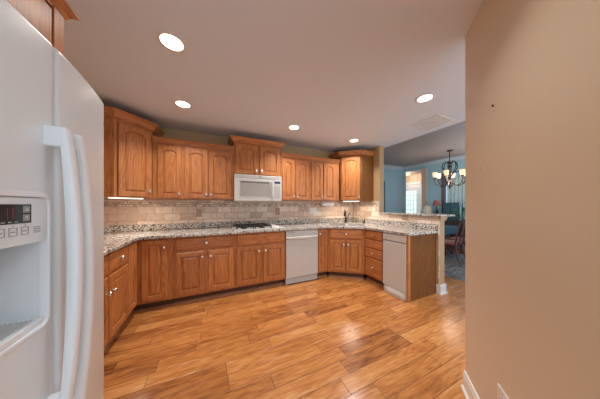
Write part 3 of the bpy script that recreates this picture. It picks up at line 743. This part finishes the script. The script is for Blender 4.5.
for y in (-2.775, -2.7465, -2.7175):
    k_ = MB(); w_ = .0195
    for a_, b_, z0, z1 in ((0, w_, 1.206, 1.2074), (0, w_, 1.2246, 1.226), (0, .0012, 1.206, 1.226), (w_-.0012, w_, 1.206, 1.226)): fpanel(k_, y+a_, y+b_, z0, z1, .0015, .003, 1)
    fpanel(k_, y+.004, y+.015, 1.2145, 1.217, .0015, .0026, 1)
    k_.build('select_button', SEAL, cpn)
    MB().lathe([(.0012, .0015), (.001, .003)], (fx_at(y+.01), y+.01, 1.230), 'x', 8).build('indicator', SEAL, cpn)
k_ = MB()
for z in (1.208, 1.2125, 1.217, 1.2215): fpanel(k_, -2.684, -2.664, z, z+.0018, .0015, .003, 1)
k_.build('filter_caption', SEAL, cpn)
# drip tray
tr = MB().box(.868, fx_at(-2.75)+.002, H[0]+.004, H[1]-.002, .955, .972); tro = tr.build('drip_tray', FRH, fz, .003)
tg = MB()
for k in range(8): tg.box(.878+.009*k, .881+.009*k, H[0]+.02, H[1]-.02, .972, .9745)
tg.build('tray_slots', GREYP, tro)
MB().box(.875, .91, -2.80, -2.72, 1.10, 1.182).build('ice_chute', GREYP, fz, .004)
rd = fdoor(FYS+.004, FY1, 'fresh_food_door')
MB().box(.868, .935, FYS-.004, FYS+.004, ZF0, ZF1-.004).build('door_gasket', plain('pale gasket', (.74, .76, .77), .5), t)
MB().lathe([(.017, 0), (.017, .003), (.001, .0035)], (fx_at(-2.262)-.004, -2.264, 1.655), 'x', 16, (.6, 1.3)).build('brand_badge', BLACK, rd)
# handles: bowed bars
def fhandle(y0, z0, z1, parent, nm='handle'):
    rs = []
    n_ = 26
    for i in range(n_+1):
        q = i/n_; z = z0+(z1-z0)*q; e = math.sin(PI*q)
        x = .990+.021*e**.8; w_ = .0145
        y = y0
        th = .011+.004*e
        ring = []
        for k in range(12):
            aa = 2*PI*k/12; cx_, cy_ = math.cos(aa), math.sin(aa)
            ring.append((x+th*math.copysign(abs(cx_)**.6, cx_), y+w_*math.copysign(abs(cy_)**.6, cy_), z))
        rs.append(ring)
    h_ = MB().rings(rs).build(nm, FRH, parent, smooth=True)
    for a_, b_ in ((z1-.055, z1+.002), (z0-.002, z0+.045)): MB().box(fx_at(y0)-.008, 1.0, y0-.0155, y0+.0155, a_, b_).build('handle_mount', FRH, h_, .006, 3)
    return h_
fhandle(-2.634, .69, 1.500, fz); fhandle(-2.575, .625, 1.500, rd)
# cabinet above
t = thing('wall_cabinet', 'oak cabinet above the refrigerator with crown moulding', 'cabinet', (.752, -3.04, 1.80), PI/2)
MB().box(0, .842, 0, .745, 0, .335).build('body', OV, t, .002, 1)
for a_, b_ in ((.02, .385), (.405, .772)):
    MB().rings([rectloop(a_, b_, .01, .30, -.001), rectloop(a_, b_, .01, .30, -.014), rectloop(a_+.006, b_-.006, .016, .294, -.020)]).build('door', OV, t)
MB().box(.782, .842, -.019, -.001, 0, .325).build('face_stile', OV, t, .002, 1)
crown([(0, 0), (.842, 0), (.842, .745)], .318, t, .9)
# ------------------------------------------------------------------ downlights and vent
def downlight(x, y, label, pw=10):
    t = thing('recessed_light', label, 'ceiling light', (x, y, HC), 0, 'recessed kitchen lights')
    MB().lathe([(.072, 0), (.095, -.0005), (.096, -.004), (.085, -.007), (.070, -.003)], n=32).build('trim_ring', WHITE, t, smooth=True)
    MB().lathe([(.070, -.0006), (.070, -.0035), (.001, -.0036)], n=32).build('lens', LENS, t)
    lamp(t, 'AREA', (0, 0, -.012), pw, (1, .96, .91), .13, spot=2.1)
    return t
downlight(1.112, -1.803, 'large round recessed light in the ceiling nearest the refrigerator', 4)
downlight(1.065, -.876, 'round recessed light above the left corner cabinets')
downlight(2.486, -.830, 'round recessed light above the dishwasher near the microwave')
downlight(3.691, -.769, 'round recessed light above the corner sink')
downlight(3.484, -2.140, 'round recessed light beside the square ceiling vent')
downlight(2.05, -2.75, 'round recessed light just past the top edge of the photo nearest the angled wall', 3.6)
t = thing('ceiling_vent', 'white square air vent in the ceiling by the dining room edge', 'vent', (4.20, -1.812, HC))
MB().box(-.19, .19, -.185, -.155, -.008, 0).box(-.19, .19, .155, .185, -.008, 0).box(-.19, -.16, -.155, .155, -.008, 0).box(.16, .19, -.155, .155, -.008, 0).build('frame', WHITE, t, .002)
vv = MB()
for k in range(14): vv.box(-.16, .16, -.152+.0218*k, -.137+.0218*k, -.004, -.001)
vv.build('louvres', WHITE, t)
MB().box(-.16, .16, -.155, .155, -.001, 0).build('backing', GREYP, t)

# ------------------------------------------------------------------ dining room
# chandelier
chx, chy = 7.07, -.61
t = thing('chandelier', 'dark iron chandelier with glowing cup shades in the dining room', 'chandelier', (chx, chy, HD))
MB().lathe([(.07, 0), (.07, -.015), (.03, -.03), (.001, -.031)]).build('canopy', BRONZE, t, smooth=True)
MB().tube([(0, 0, -.02), (0, 0, -.40)], .010, 8).build('rod', BRONZE, t)
MB().lathe([(.008, -.38), (.035, -.42), (.012, -.46), (.012, -.60), (.045, -.70), (.02, -.78), (.05, -.86), (.015, -.93), (.03, -.97), (.001, -1.03)], n=14).build('stem', BRONZE, t, smooth=True)
for k in range(6):
    a = 2*PI*k/6+.25; ca, sa_ = math.cos(a), math.sin(a)
    R = lambda r, z: (r*ca, r*sa_, z)
    arm = MB().tube([R(.02, -.80), R(.10, -.90), R(.20, -.94), R(.30, -.88), R(.34, -.78), R(.33, -.72)], .013, 7)
    arm.tube([R(.03, -.36), R(.08, -.29), R(.15, -.33), R(.17, -.44), R(.12, -.56), R(.03, -.68)], .011, 6)
    ao = arm.build('arm', BRONZE, t, smooth=True)
    MB().lathe([(.03, -.73), (.045, -.71), (.02, -.70)], (.33*ca, .33*sa_, 0), n=12).build('cup', BRONZE, ao)
    MB().lathe([(.03, -.70), (.050, -.66), (.058, -.57), (.053, -.565), (.044, -.65), (.02, -.69)], (.33*ca, .33*sa_, 0), n=14).build('shade', SHADEG, ao, smooth=True)
lamp(t, 'POINT', (0, 0, -.75), 18, (1, .82, .66), .15)
# table
t = thing('dining_table', 'dark dining table under a teal cloth behind the peninsula', 'table', (6.62, .10, .0045))
MB().box(-.52, .52, -.85, .85, .711, .740).build('tabletop', DARKW, t, .004)
for x in (-.44, .44):
    for y in (-.76, .76): MB().lathe([(.02, 0), (.03, .03), (.02, .10), (.035, .40), (.025, .60), (.04, .64), (.04, .715)], (x, y, 0), n=10).build('leg', DARKW, t, smooth=True)
o = MB().box(6.09, 7.15, -.76, .96, .7455, .752).box(6.088, 6.096, -.76, .96, .56, .7455).box(6.09, 7.15, -.766, -.758, .56, .7455).build('tablecloth', TEAL, None, .002); tag(o, 'teal cloth over the dining table', 'tablecloth')
# chairs
def chair(label, x, y, rz, src=None):
    if src is not None:
        t = dup(src); t.location = (x, y, .0045); t.rotation_euler = (0, 0, rz); t['label'] = label; return t
    t = thing('dining_chair', label, 'chair', (x, y, .0045), rz, 'dining chairs round the teal table')
    MB().prism([(-.22, .0), (.22, 0), (.25, .44), (-.25, .44)], .40, .43).build('seat_frame', DARKW, t, .004)
    MB().prism([(-.21, .01), (.21, .01), (.24, .43), (-.24, .43)], .43, .475).build('seat', REDUP, t, .015, 3)
    for s_ in (-1, 1):
        MB().tube([(s_*.23, .42, .40), (s_*.25, .45, .30), (s_*.23, .42, .14), (s_*.24, .44, 0)], [.03, .026, .016, .022], 8).build('leg', DARKW, t, smooth=True)
        MB().tube([(s_*.19, .01, .42), (s_*.18, -.02, .2), (s_*.19, -.09, 0)], [.02, .017, .018], 8).build('leg', DARKW, t, smooth=True)
    bk = MB()
    for s_ in (-1, 1): bk.tube([(s_*.19, .01, .42), (s_*.20, -.02, .62), (s_*.21, -.06, .82), (s_*.17, -.09, .94), (s_*.10, -.10, .985), (0, -.10, .97)], .017, 8)
    bk.build('back_frame', DARKW, t, smooth=True)
    MB().rings([[(-.045, .0, .43), (.045, 0, .43), (.045, .012, .43), (-.045, .012, .43)], [(-.03, -.03, .60), (.03, -.03, .60), (.03, -.018, .60), (-.03, -.018, .60)], [(-.075, -.07, .80), (.075, -.07, .80), (.075, -.058, .80), (-.075, -.058, .80)], [(-.05, -.10, .965), (.05, -.10, .965), (.05, -.088, .965), (-.05, -.088, .965)]]).build('splat', DARKW, t)
    return t
c0 = chair('dark wooden dining chair with rust seat at the near end of the table', 6.25, -1.20, .1)
chair('dark dining chair pushed in on the near long side of the table', 5.62, -.35, -PI/2+.1, c0)
chair('dark dining chair at the near end of the table partly behind the angled wall', 6.86, -1.16, -.08, c0)
o = MB().box(5.2, 7.4, -2.1, 1.1, 0.0003, .004).build('area_rug', RUG); tag(o, 'grey patterned rug under the dining table', 'rug')
# plant on a stand
t = thing('potted_plant', 'leafy green plant on a dark stand by the dining window', 'plant', (7.52, -.78, 0))
MB().lathe([(.13, 0), (.13, .02), (.03, .05), (.025, .55), (.12, .60), (.12, .62), (.001, .62)]).build('stand', DARKW, t, smooth=True)
MB().lathe([(.07, .6205), (.11, .80), (.10, .81), (.001, .79)]).build('pot', BRONZE, t, smooth=True)
lf = MB()
for k in range(90):
    a = random.uniform(0, 2*PI); r = random.uniform(.05, .27); z = random.uniform(.86, 1.26); ln_ = random.uniform(.07, .12)
    c_ = Vector((r*math.cos(a), r*math.sin(a), z)); d_ = Vector((math.cos(a), math.sin(a), random.uniform(-.6, .5))).normalized(); s_ = d_.cross(Vector((0, 0, 1))).normalized()*ln_*.34
    v = [lf.bm.verts.new(p) for p in (c_-d_*ln_*.5, c_+s_, c_+d_*ln_*.7, c_-s_)]; lf.bm.faces.new(v)
    if k % 4 == 0: lf.tube([(0, 0, .79), tuple(c_*.5+Vector((0, 0, .42))), tuple(c_)], .003, 4)
lf.build('foliage', LEAF, t)
# sideboard with lamp and box against the side wall
t = thing('sideboard', 'dark sideboard against the blue dining wall', 'sideboard', (7.42, -.13, 0))
MB().box(0, .44, -.42, .58, .12, .82).build('body', DARKW, t, .004)
MB().box(-.02, .45, -.44, .60, .82, .845).build('top', DARKW, t, .004)
for x in (.03, .40):
    for y in (-.38, .54): MB().box(x-.02, x+.02, y-.02, y+.02, 0, .12).build('leg', DARKW, t)
for y0 in (-.40, .09): MB().box(-.012, 0, y0, y0+.48, .16, .79).build('door', DARKW, t, .003)
t = thing('display_cabinet', 'dark teal box cabinet standing on the sideboard', 'cabinet', (7.70, -.33, .846))
MB().box(0, .12, -.21, .21, 0, .52).build('body', TEALD, t, .004)
MB().box(-.012, 0, -.195, -.005, .03, .49).build('door', TEALD, t, .003)
MB().box(-.012, 0, .005, .195, .03, .49).build('door', TEALD, t, .003)
t = thing('table_lamp', 'table lamp with a brick red shade on the sideboard', 'lamp', (7.66, .03, .846))
MB().lathe([(.06, 0), (.06, .015), (.02, .03), (.055, .10), (.06, .16), (.02, .30), (.01, .34), (.01, .50)], n=16).build('base', BLACK, t, smooth=True)
MB().lathe([(.112, .42), (.065, .60), (.061, .60), (.107, .42)], n=20).build('shade', BRSH, t, smooth=True)
t = thing('table_lamp', 'lamp with a rounded cream shade on the sideboard, left of the red shaded lamp', 'lamp', (7.63, .31, .846))
MB().lathe([(.07, 0), (.07, .015), (.03, .04), (.05, .10), (.012, .16), (.012, .2)], n=16).build('base', CREAM, t, smooth=True)
MB().lathe([(.158, .14), (.157, .24), (.14, .34), (.10, .41), (.04, .44), (.036, .43), (.095, .40), (.150, .24), (.152, .14)], n=24).build('shade', CREAM, t, smooth=True)
# curtains
def curtain(name, label, y0, y1, z0, z1, mat, amp=.03, n=24, x=7.90):
    rs = []
    for i in range(n+1):
        y = y0+(y1-y0)*i/n; d_ = amp*math.sin(i*1.6)
        rs.append([(x+d_, y, z0), (x+d_, y, z1), (x+d_+.006, y, z1), (x+d_+.006, y, z0)])
    o = MB().rings(rs).build(name, mat, None, smooth=True); return tag(o, label, 'curtain')
curtain('curtain', 'narrow grey brown curtain left of the dining window', -.10, .02, .05, 2.25, CURT, n=10)
curtain('curtain', 'dark curtain at the right side of the dining window', -.84, -.62, .05, 2.25, CURT, n=10)
curtain('sheer_curtain', 'pale sheer curtain across the dining window', -.60, -.12, .70, 2.2, SHEER, .02, 20, 7.93)
t = thing('curtain_rod', 'dark curtain rod above the dining window', 'curtain rod', (7.91, -.65, 2.27))
MB().tube([(0, -.85, 0), (0, .75, 0)], .012, 8).build('rod', BRONZE, t)
for y in (-.85, .75): MB().sphere((0, y, 0), .025).build('finial', BRONZE, t)
for y in (-.7, .6): MB().box(0, .088, y-.008, y+.008, -.01, .01).build('bracket', BRONZE, t)
# entry ceiling lamp
t = thing('ceiling_lamp', 'flush ceiling lamp in the entry hall', 'ceiling light', (8.75, 1.75, 2.62))
MB().lathe([(.12, 0), (.12, -.02), (.10, -.05), (.001, -.07)]).build('dome', SHADEG, t, smooth=True)
lamp(t, 'POINT', (0, 0, -.15), 9, (1, .80, .62), .08)
